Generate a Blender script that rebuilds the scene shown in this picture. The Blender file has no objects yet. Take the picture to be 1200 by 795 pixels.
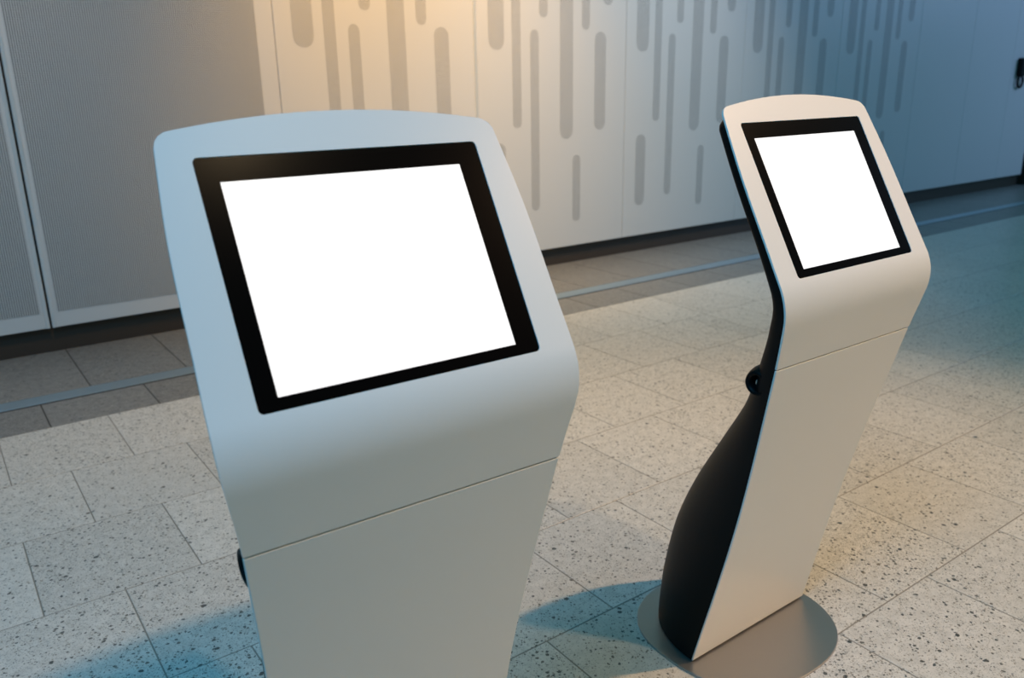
import bpy, bmesh, math
from mathutils import Vector, Matrix

S = bpy.context.scene
COL = S.collection
# ------------------------------------------------------------------ camera
CAM_H, PITCH, ROLL, FPX = 1.4684, 0.2972, -0.0190, 962.98
cam_d = bpy.data.cameras.new('camera')
cam_d.sensor_width = 36.0
cam_d.lens = FPX / 1200 * 36.0
cam_d.clip_end = 200
cam_d.dof.use_dof = True
cam_d.dof.focus_distance = 1.75
cam_d.dof.aperture_fstop = 4.2
cam = bpy.data.objects.new('camera', cam_d)
COL.objects.link(cam)
right = Vector((1, 0, 0)); fwd = Vector((0, math.cos(PITCH), -math.sin(PITCH))); down = fwd.cross(right)
cx = right * math.cos(ROLL) - down * math.sin(ROLL)
cy = -(right * math.sin(ROLL) + down * math.cos(ROLL))
M = Matrix((cx, cy, -fwd)).transposed().to_4x4()
M.translation = (0, 0, CAM_H)
cam.matrix_world = M
S.camera = cam
# ------------------------------------------------------------------ colour management
S.view_settings.view_transform = 'Standard'
S.view_settings.look = 'None'
S.view_settings.exposure = 0.0
S.view_settings.gamma = 1.0
S.view_settings.use_curve_mapping = False
# ------------------------------------------------------------------ world: cool daylight of the hall
W = bpy.data.worlds.new('hall_daylight'); S.world = W; W.use_nodes = True
nt = W.node_tree; nt.nodes.clear()
bg = nt.nodes.new('ShaderNodeBackground'); wo = nt.nodes.new('ShaderNodeOutputWorld')
tc = nt.nodes.new('ShaderNodeTexCoord'); sx = nt.nodes.new('ShaderNodeSeparateXYZ'); rp = nt.nodes.new('ShaderNodeValToRGB')
mr = nt.nodes.new('ShaderNodeMapRange'); mr.inputs[1].default_value = -1; mr.inputs[2].default_value = 1
nt.links.new(tc.outputs['Generated'], sx.inputs[0]); nt.links.new(sx.outputs['Z'], mr.inputs[0])
nt.links.new(mr.outputs[0], rp.inputs[0]); nt.links.new(rp.outputs[0], bg.inputs[0]); nt.links.new(bg.outputs[0], wo.inputs[0])
rp.color_ramp.elements[0].position = 0.45; rp.color_ramp.elements[0].color = (0.0172, 0.0826, 0.0846, 1)
rp.color_ramp.elements[1].position = 0.95; rp.color_ramp.elements[1].color = (0.0412, 0.2511, 0.2823, 1)
bg.inputs[1].default_value = 0.68
# ------------------------------------------------------------------ frame of the wall (t along it, d away from the camera)
AW = 0.9511
ROTW = math.pi / 2 - AW
T = Vector((math.sin(AW), math.cos(AW), 0)); N = Vector((-math.cos(AW), math.sin(AW), 0))
def wp(t, d, z=0): return T * t + N * d + Vector((0, 0, z))
# ------------------------------------------------------------------ lights
def lamp(name, kind, loc, target, power, color, size=0.3, angle=60, blend=0.6, size_y=None):
    L = bpy.data.lights.new(name, kind); L.energy = power; L.color = color
    if kind == 'SPOT':
        L.spot_size = math.radians(angle); L.spot_blend = blend; L.shadow_soft_size = size
    if kind == 'AREA':
        L.size = size
        if size_y: L.shape = 'RECTANGLE'; L.size_y = size_y
    o = bpy.data.objects.new(name, L); COL.objects.link(o); o.location = loc
    o.rotation_euler = (Vector(target) - Vector(loc)).to_track_quat('-Z', 'Y').to_euler()
    return o
WARM = (1.0, 0.71, 0.47)
# two hall downlights that cast the kiosk shadows, and the wall washer
lamp('hall_downlight', 'SPOT', (4.7, -1.5, 9.3), (0.9, 2.4, 0.0), 814, (1.000, 0.725, 0.418), 0.18, 32, 1.0)
lamp('hall_downlight', 'SPOT', (7.6, 1.92, 7.25), (1.0, 2.3, 0.3), 2715, (1.000, 0.594, 0.298), 0.17, 34, 1.0)
lamp('hall_downlight', 'SPOT', wp(3.4, 4.3, 7.0), wp(3.3, 3.5, 0.0), 512, (1.000, 0.539, 0.059), 0.25, 44, 1.0)  # added warm fill to brighten the floor in front of the wall
lamp('wall_washer', 'SPOT', wp(2.7, 3.5, 4.3), wp(3.1, 5.4, 1.9), 603, (1.000, 0.553, 0.158), 0.15, 74, 1.0)
# cool daylight from high glazing on the far right and above on the left
lamp('window_daylight', 'AREA', wp(15.0, 0.5, 4.2), wp(9.5, 4.8, 0.8), 169, (0.397, 0.544, 1.000), 5.0, size_y=2.4)
lamp('skylight', 'AREA', (-1.4, -0.9, 5.0), (-0.5, 1.6, 0.8), 147, (0.117, 0.513, 1.000), 1.8, size_y=1.6)
lamp('wall_washer', 'SPOT', wp(4.9, 2.2, 5.5), wp(5.0, 5.4, 0.9), 628, (1.000, 0.958, 0.925), 0.3, 62, 1.0)  # added neutral fill over the middle and lower wall
lamp('wall_washer', 'SPOT', wp(0.3, 2.2, 5.5), wp(0.4, 5.4, 0.9), 404, (1.000, 0.658, 0.392), 0.3, 60, 1.0)  # added fill that lifts the left part of the wall

# ------------------------------------------------------------------ materials
def mat(name, color, rough=0.5, metal=0.0, coat=0.0, spec=0.5, coat_rough=0.05):
    m = bpy.data.materials.new(name); m.use_nodes = True
    b = m.node_tree.nodes['Principled BSDF']
    b.inputs['Base Color'].default_value = (*color, 1); b.inputs['Roughness'].default_value = rough
    b.inputs['Metallic'].default_value = metal; b.inputs['Coat Weight'].default_value = coat
    b.inputs['Coat Roughness'].default_value = coat_rough; b.inputs['Specular IOR Level'].default_value = spec
    return m
def nn(m, t, **kw):
    n = m.node_tree.nodes.new(t)
    for k, v in kw.items(): setattr(n, k, v)
    return n
def lk(m, a, b): m.node_tree.links.new(a, b)
def mixc(m, fac, a, b, blend='MIX'):
    n = nn(m, 'ShaderNodeMix', data_type='RGBA', blend_type=blend)
    for sock, v in ((n.inputs[0], fac), (n.inputs[6], a), (n.inputs[7], b)):
        if hasattr(v, 'is_linked'): lk(m, v, sock)
        else: sock.default_value = v if isinstance(v, float) else (*v, 1)
    return n.outputs[2]
def ramp(m, src, stops):
    r = nn(m, 'ShaderNodeValToRGB'); lk(m, src, r.inputs[0])
    e = r.color_ramp.elements
    while len(e) < len(stops): e.new(0.5)
    for i, (p, c) in enumerate(stops): e[i].position = p; e[i].color = (c, c, c, 1) if isinstance(c, (int, float)) else (*c, 1)
    return r.outputs[0]
def math_n(m, op, a, b=None):
    n = nn(m, 'ShaderNodeMath', operation=op)
    for i, v in enumerate((a, b)):
        if v is None: continue
        if hasattr(v, 'is_linked'): lk(m, v, n.inputs[i])
        else: n.inputs[i].default_value = v
    return n.outputs[0]

def terrazzo(name, base, base2, chip_a, chip_b, dens, rough):
    m = mat(name, base, rough)
    b = m.node_tree.nodes['Principled BSDF']
    g = nn(m, 'ShaderNodeNewGeometry').outputs['Position']
    # warp so the chips are angular and irregular
    nz = nn(m, 'ShaderNodeTexNoise'); nz.inputs['Scale'].default_value = 90; nz.inputs['Detail'].default_value = 2; lk(m, g, nz.inputs['Vector'])
    w = nn(m, 'ShaderNodeVectorMath', operation='MULTIPLY_ADD'); lk(m, nz.outputs['Color'], w.inputs[0]); w.inputs[1].default_value = (0.010,) * 3; lk(m, g, w.inputs[2])
    P = w.outputs[0]
    inf = nn(m, 'ShaderNodeObjectInfo').outputs['Random']
    dvar = ramp(m, math_n(m, 'FRACT', math_n(m, 'MULTIPLY', inf, 7.31)), [(0, 0.45), (1, 1.0)])
    def chips(scale, r, share):
        v = nn(m, 'ShaderNodeTexVoronoi', feature='F1'); v.inputs['Scale'].default_value = scale; lk(m, P, v.inputs['Vector'])
        sp = nn(m, 'ShaderNodeSeparateColor'); lk(m, v.outputs['Color'], sp.inputs[0])
        keep = math_n(m, 'LESS_THAN', sp.outputs[0], math_n(m, 'MULTIPLY', dvar, share))
        rr = math_n(m, 'MULTIPLY_ADD', sp.outputs[1], r * 0.8); m.node_tree.nodes[-1].inputs[2].default_value = r * 0.45
        inside = math_n(m, 'LESS_THAN', v.outputs['Distance'], rr)
        return math_n(m, 'MULTIPLY', keep, inside), sp.outputs[2]
    big, bc = chips(74, 0.32, 0.46 * dens)
    mid, mc = chips(135, 0.36, 0.55 * dens)
    fine, fc = chips(260, 0.45, 0.8 * dens)
    big2, bc2 = chips(46, 0.30, 0.07 * dens)
    n2 = nn(m, 'ShaderNodeTexNoise'); n2.inputs['Scale'].default_value = 26; n2.inputs['Detail'].default_value = 3; lk(m, g, n2.inputs['Vector'])
    c = mixc(m, ramp(m, n2.outputs['Fac'], [(0.35, 0), (0.65, 1)]), base, base2)
    t = ramp(m, inf, [(0, 0.94), (1, 1.04)])
    c = mixc(m, 1.0, c, t, 'MULTIPLY')
    vis = [(fine, 0.42, fc), (mid, 0.75, mc), (big, 0.9, bc), (big2, 0.95, bc2)]
    for k, a, cc in vis:
        col = mixc(m, ramp(m, cc, [(0.35, 0), (0.9, 1)]), chip_a, chip_b)
        f = math_n(m, 'MULTIPLY', k, a)
        c = mixc(m, f, c, col)
    lk(m, c, b.inputs['Base Color'])
    return m
M_TERR = terrazzo('white_terrazzo', (0.66, 0.63, 0.58), (0.57, 0.545, 0.50), (0.05, 0.055, 0.055), (0.20, 0.17, 0.12), 1.0, 0.32)
M_GRAN = terrazzo('grey_granite', (0.24, 0.235, 0.222), (0.18, 0.177, 0.17), (0.05, 0.05, 0.05), (0.48, 0.45, 0.41), 1.5, 0.38)
M_GROUT = mat('grout', (0.25, 0.23, 0.20), 0.85)
M_DGROUT = mat('dark_grout', (0.05, 0.048, 0.045), 0.9)
M_STRIP = mat('brushed_steel_channel', (0.42, 0.53, 0.60), 0.38, 0.8)  # bluish reflection on the steel put into its base colour
M_STRIP_D = mat('channel_shadow_gap', (0.05, 0.05, 0.05), 0.7)
M_PLINTH = mat('dark_stained_plinth', (0.050, 0.037, 0.028), 0.40)
M_WALLB = mat('dark_cavity', (0.03, 0.03, 0.03), 0.8)
M_PANEL = mat('white_painted_panel', (0.66, 0.655, 0.64), 0.42)
M_EDGE = mat('panel_edge_trim', (0.72, 0.75, 0.76), 0.3, 0.3)

def perforated(name, solid, hole_mix, pitch, r):
    m = mat(name, solid, 0.5)
    b = m.node_tree.nodes['Principled BSDF']
    tcn = nn(m, 'ShaderNodeTexCoord'); s = nn(m, 'ShaderNodeSeparateXYZ'); lk(m, tcn.outputs['Object'], s.inputs[0])
    def cell(v, off=None):
        a = math_n(m, 'MULTIPLY', v, 1 / pitch)
        if off is not None: a = math_n(m, 'ADD', a, off)
        a = math_n(m, 'FRACT', math_n(m, 'ADD', a, 500.0)); a = math_n(m, 'SUBTRACT', a, 0.5)
        return math_n(m, 'MULTIPLY', a, a)
    d = math_n(m, 'ADD', cell(s.outputs['X']), math_n(m, 'MULTIPLY', cell(s.outputs['Z']), 0.6))
    k = math_n(m, 'LESS_THAN', d, r * r)
    c = mixc(m, math_n(m, 'MULTIPLY', k, hole_mix), solid, (0.05, 0.05, 0.05))
    lk(m, c, b.inputs['Base Color'])
    return m
M_PERF = perforated('perforated_metal', (0.62, 0.615, 0.60), 0.85, 0.0120, 0.345)
M_SLOT = perforated('perforated_slot_metal', (0.62, 0.615, 0.60), 0.9, 0.0085, 0.27)

M_WHITE = mat('gloss_white_lacquer', (0.80, 0.79, 0.76), 0.45, 0, 0.35, 0.35, 0.30)
M_BLACK = mat('satin_black_shell', (0.002, 0.002, 0.0025), 0.5, spec=0.16)
M_GLASS = mat('black_bezel_glass', (0.003, 0.002, 0.002), 0.20, spec=0.05)
M_STEEL = mat('brushed_steel_plate', (0.42, 0.40, 0.385), 0.36, 0.85)
M_LOCK = mat('chrome_lock', (0.75, 0.76, 0.78), 0.2, 1.0)
M_DARKDEV = mat('black_plastic', (0.004, 0.004, 0.005), 0.5, spec=0.2)
M_DISP = bpy.data.materials.new('lit_white_display'); M_DISP.use_nodes = True
_b = M_DISP.node_tree.nodes['Principled BSDF']; _b.inputs['Base Color'].default_value = (0.02, 0.02, 0.02, 1)
_b.inputs['Emission Color'].default_value = (1, 1, 1, 1); _b.inputs['Emission Strength'].default_value = 1.08; _b.inputs['Roughness'].default_value = 0.3

# ------------------------------------------------------------------ object helpers
def link(name, me, m, parent=None, smooth=False):
    if m and not me.materials: me.materials.append(m)
    o = bpy.data.objects.new(name, me); COL.objects.link(o)
    if parent: o.parent = parent
    if smooth:
        for p in me.polygons: p.use_smooth = True
    return o
def mesh(name, V, F):
    me = bpy.data.meshes.new(name); me.from_pydata([tuple(v) for v in V], [], F); me.update(); return me
def box_mesh(name, x0, x1, y0, y1, z0, z1, bev=0.0):
    bm = bmesh.new(); bmesh.ops.create_cube(bm, size=1)
    for v in bm.verts:
        v.co = ((x0 + x1) / 2 + v.co.x * (x1 - x0), (y0 + y1) / 2 + v.co.y * (y1 - y0), (z0 + z1) / 2 + v.co.z * (z1 - z0))
    if bev: bmesh.ops.bevel(bm, geom=bm.edges[:], offset=bev, segments=2, affect='EDGES', profile=0.5)
    me = bpy.data.meshes.new(name); bm.to_mesh(me); bm.free(); return me
def tag(o, label, cat, group=None):
    o['label'] = label; o['category'] = cat
    if group: o['group'] = group
def struct(o): o['kind'] = 'structure'; o.rotation_euler = (0, 0, ROTW); return o

# ------------------------------------------------------------------ floor
T0, T1 = -3.5, 15.0
floor = struct(link('floor', box_mesh('floor', T0, T1, -3.2, 6.6, -0.06, -0.0009), M_GROUT))
_tiles = {}
def quad_tile(name, x0a, x1a, x0b, x1b, d0, d1, m, gap=0.0045):
    """tile between d0 and d1; x edges given at d0 (a) and at d1 (b)"""
    g = gap / 2
    ox, oy = x0a, d0
    key = tuple(round(v, 4) for v in (x1a - x0a, x0b - x0a, x1b - x0a, d1 - d0)) + (m.name,)
    me = _tiles.get(key)
    if me is None:
        w, a, c, h = key[0], key[1], key[2], key[3]
        P = [(g, g), (w - g, g), (c - g, h - g), (a + g, h - g)]
        e = 0.0007
        Q = [(g + e, g + e), (w - g - e, g + e), (c - g - e, h - g - e), (a + g + e, h - g - e)]
        V = [(x, y, -0.012) for x, y in P] + [(x, y, -0.0006) for x, y in P] + [(x, y, 0.0) for x, y in Q]
        F = [(8, 9, 10, 11)] + [(i, (i + 1) % 4, 4 + (i + 1) % 4, 4 + i) for i in range(4)] + [(4 + i, 4 + (i + 1) % 4, 8 + (i + 1) % 4, 8 + i) for i in range(4)]
        me = mesh('tile', V, F); me.materials.append(m); _tiles[key] = me
    o = bpy.data.objects.new(name, me); COL.objects.link(o); o.parent = floor; o.location = (ox, oy, 0)
    return o
def joint_t(d): return 4.17 - (4.12 - d) * 0.092     # the long straight movement joint
PITCH_T = 0.456
rows = [4.12, 3.55, 3.03, 2.51, 2.005, 1.525, 1.06, 0.585, 0.11, -0.36]
phases = [0.093, 0.305, 0.076, 0.300, 0.066, 0.275, 0.030, 0.258, 0.03]
lim = [(-0.6, 10.6), (-0.6, 10.6), (-0.9, 9.3), (-0.9, 8.0), (-0.9, 7.0), (-0.9, 6.0), (-0.9, 5.0), (0.0, 4.0), (0.3, 3.5)]
stuffV, stuffF = [], []
def stuff_tile(x0, x1, d0, d1):
    g = 0.00175; n = len(stuffV)
    stuffV.extend([(x0 + g, d0 + g, -0.012), (x1 - g, d0 + g, -0.012), (x1 - g, d1 - g, -0.012), (x0 + g, d1 - g, -0.012),
                   (x0 + g, d0 + g, 0), (x1 - g, d0 + g, 0), (x1 - g, d1 - g, 0), (x0 + g, d1 - g, 0)])
    stuffF.extend([(n + 4, n + 5, n + 6, n + 7)] + [(n + i, n + (i + 1) % 4, n + 4 + (i + 1) % 4, n + 4 + i) for i in range(4)])
ntile = 0
for i in range(9):
    d1, d0 = rows[i], rows[i + 1]
    k = math.floor((T0 + 0.2 - phases[i]) / PITCH_T)
    x = phases[i] + k * PITCH_T
    xs = []
    while x < T1 - 0.3:
        xs.append(x); x += PITCH_T
    ja, jb = joint_t(d0), joint_t(d1)
    for x in xs:
        x1 = x + PITCH_T
        if x1 < lim[i][0] or x > lim[i][1]:
            stuff_tile(x, x1, d0, d1); continue
        jl, jh = min(ja, jb), max(ja, jb)
        if x1 < jl - 0.065 or x > jh + 0.02:
            quad_tile('tile', x, x1, x, x1, d0, d1, M_TERR); ntile += 1; continue
        if x < jl - 0.065:
            quad_tile('tile', x, ja, x, jb, d0, d1, M_TERR); ntile += 1
        if x1 > jh + 0.02:
            quad_tile('tile', ja, x1, jb, x1, d0, d1, M_TERR); ntile += 1
for r in range(5):
    d1 = -0.36 - r * 0.515
    x = T0 + (0.1 if r % 2 else 0.33)
    while x < T1 - 0.5: stuff_tile(x, x + PITCH_T, d1 - 0.515, d1); x += PITCH_T
so = link('outlying_tiles', mesh('outlying_tiles', stuffV, stuffF), M_TERR, floor); so['kind'] = 'stuff'
gb = link('dark_grout_bed', box_mesh('dark_grout_bed', T0, T1, 4.124, 5.44, -0.02, -0.0007), M_DGROUT, floor)
# dark granite border along the wall, split by the steel channel
for (d0, d1, ph, pt) in ((4.12, 4.478, 0.308, 0.482), (4.625, 5.445, 0.560, 0.493)):
    x = ph - pt * 7
    while x < 13.6:
        quad_tile('dark_tile', x, x + pt, x, x + pt, d0, d1, M_GRAN, 0.006); x += pt
ch = struct(link('trim_1', box_mesh('trim', T0, T1, 4.492, 4.612, -0.01, 0.004, 0.002), M_STRIP))
gp = link('shadow_gap', box_mesh('gap', T0, T1, 4.479, 4.4915, -0.01, 0.001), M_STRIP_D, ch)  # solid dark strip along the channel's near edge

# ------------------------------------------------------------------ wall
WD = 5.40
wall = struct(link('wall_back', box_mesh('wall_back', T0 + 0.3, 12.88, WD + 0.062, WD + 0.26, 0.0, 3.4), M_WALLB))
base = struct(link('baseboard_back', box_mesh('plinth', T0 + 0.3, 12.80, WD + 0.045, WD + 0.0615, 0.0, 0.2, 0.001), M_PLINTH))
ZB, ZT = 0.155, 3.35
def stadium(name, hw, z0, z1, y0=-0.0012, y1=0.001, n=10):
    pts = []
    for i in range(n + 1):
        a = math.pi * i / n; pts.append((hw * math.cos(a), z1 - hw + hw * math.sin(a)))
    for i in range(n + 1):
        a = math.pi + math.pi * i / n; pts.append((hw * math.cos(a), z0 + hw + hw * math.sin(a)))
    k = len(pts)
    V = [(x, y0, z) for x, z in pts] + [(x, y1, z) for x, z in pts]
    F = [tuple(range(k)), tuple(range(2 * k - 1, k - 1, -1))] + [(i, k + i, k + (i + 1) % k, (i + 1) % k) for i in range(k)]
    me = mesh(name, V, F); me.materials.append(M_SLOT); return me
# (centre from the panel's left seam, half width, bottom, top)
SLOTS = [(0.193, 0.072, 1.742, 2.85), (0.200, 0.060, 0.427, 1.052), (0.378, 0.041, 1.160, 2.62), (0.643, 0.041, 1.984, 3.05),
         (0.553, 0.040, 0.494, 1.895), (0.876, 0.068, 1.055, 2.70), (1.078, 0.040, 1.903, 2.95), (1.238, 0.062, 1.114, 1.893),
         (1.315, 0.055, 2.100, 3.15), (0.985, 0.042, 0.362, 0.918)]
slot_me = [stadium('slot', hw, z0, z1) for _, hw, z0, z1 in SLOTS]
seams = [-2.55, -1.02, 0.505, 2.040, 3.567, 5.093, 6.620, 8.150, 9.690, 10.93, 12.05, 12.80]
for i in range(len(seams) - 1):
    a, b = seams[i], seams[i + 1]
    w = b - a
    gap = 0.012 if a <= 0.6 and b <= 0.6 else 0.004
    gl = 0.006 if abs(a - 0.505) < 0.1 or a < 0.5 else 0.002
    gr = 0.006 if b < 0.6 else 0.002
    p = link('wall_panel', box_mesh('wall_panel', gl, w - gr, 0.0, 0.030, ZB, ZT, 0.0025), M_PANEL, wall)
    p.location = (a, WD, 0)
    if b < 2.1:      # fully perforated sheets inside plain borders
        s = link('perforated_sheet', box_mesh('perforated_sheet', 0.045, w - 0.115 if b > 1 else w - 0.045, -0.0015, 0.001, ZB + 0.092, ZT - 0.08, 0.0), M_PERF, p)
        if b < 0.6:
            link('edge_trim', box_mesh('edge_trim', w - 0.026, w - 0.007, -0.006, 0.001, ZB + 0.0, ZT, 0.002), M_EDGE, p)
        if abs(a - 0.505) < 0.01:
            link('edge_trim', box_mesh('edge_trim', 0.007, 0.026, -0.006, 0.001, ZB + 0.0, ZT, 0.002), M_EDGE, p)
    elif b < 9.8:    # panels with the pattern of long rounded slots
        if abs(a - 3.567) < 0.01:
            link('edge_trim', box_mesh('edge_trim', -0.012, 0.014, -0.005, 0.001, ZB, ZT, 0.002), M_EDGE, p)
        for (u, hw, z0, z1), me in zip(SLOTS, slot_me):
            s = bpy.data.objects.new('perforated_slot', me); COL.objects.link(s); s.parent = p; s.location = (u, 0, 0)
endw = struct(link('wall_right', box_mesh('wall_right', 12.88, 15.0, 6.2, 6.4, 0.0, 3.4), M_PLINTH))
cl = struct(link('trim_2', box_mesh('end_post', 12.885, 13.08, 5.36, 5.62, 0.0, 3.4, 0.01), M_PLINTH))

# small dark fitting on the far end of the wall
dev = bpy.data.objects.new('wall_fitting', None); COL.objects.link(dev)
dev.location = wp(12.27, WD, 1.36); dev.rotation_euler = (0, 0, ROTW)
tag(dev, 'small black fitting with a ring, fixed to the far right end of the wall', 'wall fitting')
link('housing', box_mesh('housing', -0.09, 0.09, -0.075, 0, 0.13, 0.36, 0.015), M_DARKDEV, dev)
_bm = bmesh.new()
NR, NS = 24, 8
rv = [[_bm.verts.new((0.075 * math.cos(2 * math.pi * i / NR) * 1.0 + 0.016 * math.cos(2 * math.pi * j / NS) * math.cos(2 * math.pi * i / NR),
                      -0.03 + 0.016 * math.sin(2 * math.pi * j / NS),
                      0.06 + (0.075 + 0.016 * math.cos(2 * math.pi * j / NS)) * math.sin(2 * math.pi * i / NR))) for j in range(NS)] for i in range(NR)]
for i in range(NR):
    for j in range(NS):
        _bm.faces.new((rv[i][j], rv[(i + 1) % NR][j], rv[(i + 1) % NR][(j + 1) % NS], rv[i][(j + 1) % NS]))
_me = bpy.data.meshes.new('ring'); _bm.normal_update(); _bm.to_mesh(_me); _bm.free()
link('ring', _me, M_DARKDEV, dev, True)

# ------------------------------------------------------------------ kiosk
BETA, ALPHA, LS, LR = 0.2284, 0.516, 0.8974, 0.1515
LV = LS + LR
LTOP, LMID = 0.4471, 0.4731
WS = [(-0.2, 0.246), (0, 0.2381), (LS / 2, 0.2248), (LS, 0.2614), (LV, 0.2831), (LV + LTOP / 3, 0.2812), (LV + LTOP * 2 / 3, 0.2762), (LV + LTOP, 0.2613), (LV + LTOP * 1.3, 0.245)]
def catmull(P, x):
    for i in range(1, len(P) - 2):
        if x <= P[i + 1][0] or i == len(P) - 3:
            x0, x1 = P[i][0], P[i + 1][0]; h = x1 - x0; t = (x - x0) / h
            m0 = (P[i + 1][1] - P[i - 1][1]) / (P[i + 1][0] - P[i - 1][0]) * h
            m1 = (P[i + 2][1] - P[i][1]) / (P[i + 2][0] - P[i][0]) * h
            return (2 * t**3 - 3 * t**2 + 1) * P[i][1] + (t**3 - 2 * t**2 + t) * m0 + (-2 * t**3 + 3 * t**2) * P[i + 1][1] + (t**3 - t**2) * m1
def halfw(s): return catmull(WS, s)
UL = Vector((math.sin(BETA), math.cos(BETA)))       # (forward, up)
UU = Vector((-math.sin(ALPHA), math.cos(ALPHA)))
RID = Vector((0, 0.008)) + UL * LV
TL = 0.052
def path(s):
    """front face point and outward normal in (forward, up)"""
    if s <= LV - TL: p, d = Vector((0, 0.008)) + UL * s, UL
    elif s >= LV + TL: p, d = RID + UU * (s - LV), UU
    else:
        A, B = RID - UL * TL, RID + UU * TL; t = (s - (LV - TL)) / (2 * TL)
        p = A * (1 - t)**2 + RID * 2 * t * (1 - t) + B * t * t
        d = ((RID - A) * (1 - t) + (B - RID) * t).normalized()
    return p, Vector((d.y, -d.x))
def P3(x, s, off=0.0):
    p, n = path(s); q = p + n * off
    return Vector((x, -q.x, q.y))                    # kiosk local: forward is -Y
TH = 0.0045
def sheet(name, rows_s, top=None):
    """top: None or (corner radius) -> arched top outline"""
    us = [math.sin(math.pi / 2 * k / 14) for k in range(-14, 15)]
    V, F = [], []
    nu, nr = len(us), len(rows_s)
    def pt(u, s, off):
        return P3(u * halfw(s), s, off)
    grid = []
    for r, s in enumerate(rows_s):
        row = []
        for u in us:
            ss = s
            if top:
                s0 = rows_s[0]; s1 = rows_s[-1]
                arch = LV + LTOP + (LMID - LTOP) * (1 - abs(u)**2.0)
                x = abs(u) * 0.262; e = 0.262 - x
                if e < top: arch -= top - math.sqrt(max(0, top * top - (top - e)**2))
                f = (s - s0) / (s1 - s0)
                blend = max(0.0, (s - (LV + 0.10)) / (s1 - (LV + 0.10)))
                ss = s + (arch - s1) * blend if s > LV + 0.10 else s
            row.append((u, ss))
        grid.append(row)
    for off in (0.0, -TH):
        for row in grid:
            for u, ss in row: V.append(pt(u, ss, off))
    n = nu * nr
    for r in range(nr - 1):
        for c in range(nu - 1):
            a = r * nu + c
            F.append((a, a + 1, a + nu + 1, a + nu)); F.append((n + a, n + a + nu, n + a + nu + 1, n + a + 1))
    for c in range(nu - 1):
        F.append((c, n + c, n + c + 1, c + 1)); a = (nr - 1) * nu + c; F.append((a, a + 1, n + a + 1, n + a))
    for r in range(nr - 1):
        a = r * nu; F.append((a, a + nu, n + a + nu, n + a)); a = r * nu + nu - 1; F.append((a, n + a, n + a + nu, a + nu))
    return mesh(name, V, F)
def finish(o, width=0.0012, ang=40):
    b = o.modifiers.new('bevel', 'BEVEL'); b.width = width; b.segments = 2; b.limit_method = 'ANGLE'; b.angle_limit = math.radians(ang)
    wn = o.modifiers.new('wn', 'WEIGHTED_NORMAL'); wn.keep_sharp = True; wn.weight = 100
    for p in o.data.polygons: p.use_smooth = True
def bake(o):
    dg = bpy.context.evaluated_depsgraph_get(); dg.update()
    me = bpy.data.meshes.new_from_object(o.evaluated_get(dg)); me.name = o.data.name
    o.modifiers.clear(); o.data = me
def rrect(hw, s0, s1, r, n=5, cxx=0.0):
    pts = []
    for (ax, ay, a0) in ((hw - r, s1 - r, 0), (-hw + r, s1 - r, 90), (-hw + r, s0 + r, 180), (hw - r, s0 + r, 270)):
        for i in range(n + 1):
            a = math.radians(a0 + 90 * i / n); pts.append((cxx + ax + r * math.cos(a), ay + r * math.sin(a)))
    return pts
def slab(name, pts, o0, o1):
    k = len(pts)
    V = [P3(x, s, o0) for x, s in pts] + [P3(x, s, o1) for x, s in pts]
    F = [tuple(range(k)), tuple(range(2 * k - 1, k - 1, -1))] + [(i, k + i, k + (i + 1) % k, (i + 1) % k) for i in range(k)]
    return mesh(name, V, F)
def frame_slab(name, outer, inner, o0, o1):
    k = len(outer)
    V = [P3(x, s, o0) for x, s in outer] + [P3(x, s, o0) for x, s in inner] + [P3(x, s, o1) for x, s in outer] + [P3(x, s, o1) for x, s in inner]
    F = []
    for i in range(k):
        j = (i + 1) % k
        F += [(i, j, k + j, k + i), (2 * k + j, 2 * k + i, 3 * k + i, 3 * k + j), (i, 2 * k + i, 2 * k + j, j), (k + i, k + j, 3 * k + j, 3 * k + i)]
    return mesh(name, V, F)
BH0, BH1, BW = LV + 0.0557, LV + 0.0557 + 0.3542, 0.22
SH0, SH1, SW, SXO = BH0 + 0.0173, BH0 + 0.0173 + 0.3009, 0.186, -0.0056

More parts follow.
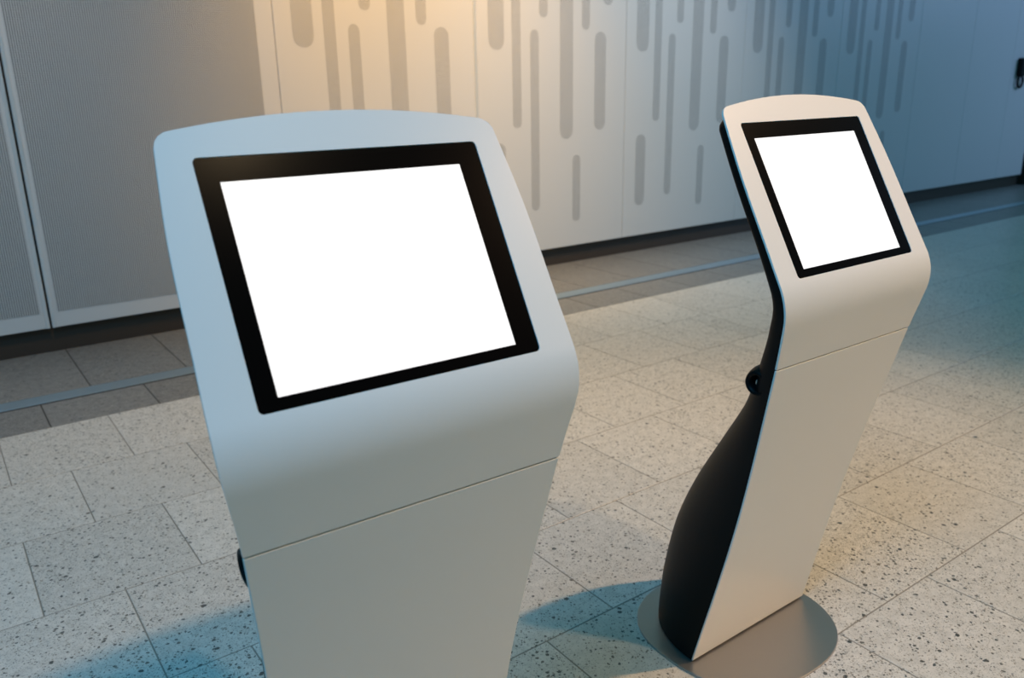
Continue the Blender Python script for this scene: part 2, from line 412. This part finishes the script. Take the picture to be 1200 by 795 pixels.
def linsp(a, b, n): return [a + (b - a) * i / (n - 1) for i in range(n)]
def interp(P, x):
    if x <= P[0][0]: return P[0][1]
    for (a, u), (b, v) in zip(P, P[1:]):
        if x <= b:
            t = (x - a) / (b - a); t = t * t * (3 - 2 * t) * 0.35 + t * 0.65
            return u + (v - u) * t
    return P[-1][1]
def body_mesh():
    D = [(-0.06, 0.236), (0, 0.258), (0.06, 0.273), (0.15, 0.287), (0.30, 0.290), (0.44, 0.263), (0.58, 0.214), (0.70, 0.165), (0.80, 0.124), (0.88, 0.099), (0.98, 0.076), (1.05, 0.060), (1.15, 0.048), (1.30, 0.043), (1.50, 0.040), (1.60, 0.040)]
    EX = [(0, 2.1), (0.75, 2.1), (0.95, 3.0), (1.1, 5.0), (1.5, 6.0)]
    ss = linsp(0.0, LV + LTOP - 0.035, 56)
    NP = 28
    V, F = [], []
    secs = [(s, 1.0, 1.0) for s in ss] + [(LV + LTOP - 0.025, 0.985, 0.97), (LV + LTOP - 0.017, 0.955, 0.85), (LV + LTOP - 0.013, 0.90, 0.55)]
    for (s, kw, kd) in secs:
        p, n = path(s)
        bl = min(1, max(0, (s - (LV - 0.16)) / 0.22)); bl = bl * bl * (3 - 2 * bl)
        b = (Vector((-1, 0)) * (1 - bl) + (-n) * bl).normalized()
        o = p - n * (TH - 0.0005)
        w = (halfw(s) - 0.0035 - 0.004 * bl) * kw; d = catmull(D, s) * kd; ex = interp(EX, s)
        for i in range(NP + 1):
            a = math.pi * i / NP
            c, q = math.cos(a), math.sin(a)
            x = w * math.copysign(abs(c)**(2 / ex), c); y = d * abs(q)**(2 / ex)
            qv = o + b * y
            V.append((x, -qv.x, max(qv.y, 0.0062)))
    m = NP + 1
    for r in range(len(secs) - 1):
        for i in range(NP): F.append((r * m + i, r * m + i + 1, (r + 1) * m + i + 1, (r + 1) * m + i))
        F.append((r * m + NP, r * m, (r + 1) * m, (r + 1) * m + NP))
    F.append(tuple(range(NP, -1, -1))); r = len(secs) - 1; F.append(tuple(r * m + i for i in range(NP + 1)))
    return mesh('body_shell', V, F)
def lathe(name, prof, n=32, sy=1.0):
    """profile (x along axis, radius) round the local X axis"""
    V, F = [], []
    for x, r in prof:
        for i in range(n):
            a = 2 * math.pi * i / n; V.append((x, r * math.cos(a) * sy, r * math.sin(a)))
    for k in range(len(prof) - 1):
        for i in range(n): F.append((k * n + i, k * n + (i + 1) % n, (k + 1) * n + (i + 1) % n, (k + 1) * n + i))
    F.append(tuple(range(n - 1, -1, -1))); k = len(prof) - 1; F.append(tuple(k * n + i for i in range(n)))
    return mesh(name, V, F)

def make_kiosk():
    root = bpy.data.objects.new('kiosk', None); COL.objects.link(root)
    up = link('upper_panel', sheet('upper_panel', [LS + 0.0020] + linsp(LS + 0.03, LV - TL, 4) + linsp(LV - TL, LV + TL, 17)[1:] + linsp(LV + TL, LV + LTOP, 22)[1:], top=0.018), M_WHITE, root)
    cut = link('cut', slab('cut', rrect(BW + 0.0008, BH0 - 0.0008, BH1 + 0.0008, 0.008, 6), 0.02, -0.02), None)
    bo = up.modifiers.new('b', 'BOOLEAN'); bo.operation = 'DIFFERENCE'; bo.object = cut; bo.solver = 'EXACT'
    bake(up); bpy.data.objects.remove(cut)
    finish(up, 0.0009, 50)
    lo = link('lower_panel', sheet('lower_panel', linsp(0.004, LS - 0.0014, 28)), M_WHITE, root); finish(lo, 0.0014)
    bz = link('screen_bezel', frame_slab('screen_bezel', rrect(BW, BH0, BH1, 0.0075, 6), rrect(SW, SH0, SH1, 0.0006, 6, SXO), -0.0010, -0.0085), M_GLASS, root)
    link('display', slab('display', rrect(SW + 0.0005, SH0 - 0.0005, SH1 + 0.0005, 0.0004, 2, SXO), -0.0013, -0.0080), M_DISP, bz)
    bd = link('body_shell', body_mesh(), M_BLACK, root, True)
    sm = bd.modifiers.new('e', 'EDGE_SPLIT'); sm.split_angle = math.radians(50)
    # base plate: flat superellipse of brushed steel with a small chamfer
    pts = []
    for i in range(72):
        a = 2 * math.pi * i / 72; c, s_ = math.cos(a), math.sin(a)
        pts.append((-0.008 + 0.268 * math.copysign(abs(c)**(2 / 2.35), c), 0.045 + 0.256 * math.copysign(abs(s_)**(2 / 2.35), s_)))
    k = len(pts); sc = lambda q, f: (-0.008 + (q[0] + 0.008) * f, 0.045 + (q[1] - 0.045) * f)
    V = [(x, y, 0.0003) for x, y in pts] + [(x, y, 0.0045) for x, y in pts] + [(*sc(q, 0.994), 0.006) for q in pts]
    F = [tuple(range(k - 1, -1, -1)), tuple(range(2 * k, 3 * k))] + [(j * k + i, j * k + (i + 1) % k, (j + 1) * k + (i + 1) % k, (j + 1) * k + i) for j in (0, 1) for i in range(k)]
    link('base_plate', mesh('base_plate', V, F), M_STEEL, root)
    # round lock housing standing out of the black side, with the lock recessed in it
    prof = [(-0.050, 0.036), (-0.025, 0.038), (-0.010, 0.037), (0.002, 0.034), (0.012, 0.030), (0.018, 0.027), (0.019, 0.023), (0.016, 0.0190), (0.010, 0.0172), (-0.012, 0.0165), (-0.012, 0.002)]
    lh = link('lock_housing', lathe('lock_housing', prof, sy=1.05), M_BLACK, root, True)
    sm = lh.modifiers.new('e', 'EDGE_SPLIT'); sm.split_angle = math.radians(60)
    lh.location = (-0.230, -0.143, 0.833); lh.rotation_euler = (0, 0, math.radians(180))
    lc = link('lock_cylinder', lathe('lock_cylinder', [(-0.014, 0.009), (-0.002, 0.0095), (0.0, 0.0085), (0.0, 0.0035), (-0.003, 0.003), (-0.003, 0.0005)], 20), M_LOCK, lh, True)
    lc.location = (0.009, 0.0, 0)
    return root
def copy_tree(o, parent=None):
    c = o.copy(); COL.objects.link(c); c.parent = parent
    for ch_ in list(o.children): copy_tree(ch_, c)
    return c
k1 = make_kiosk()
k2 = copy_tree(k1)
k1.location = (-0.2563, 1.2631, 0); k1.rotation_euler = (0, 0, 0.5969)
k2.location = (0.6525, 1.9624, 0); k2.rotation_euler = (0, 0, 0.6260)
tag(k1, 'white touchscreen kiosk in the near foreground, its foot out of the picture', 'kiosk', 'white touchscreen kiosks')
tag(k2, 'white touchscreen kiosk farther back, its curved black shell and grey base plate in view', 'kiosk', 'white touchscreen kiosks')
print('tiles', ntile)
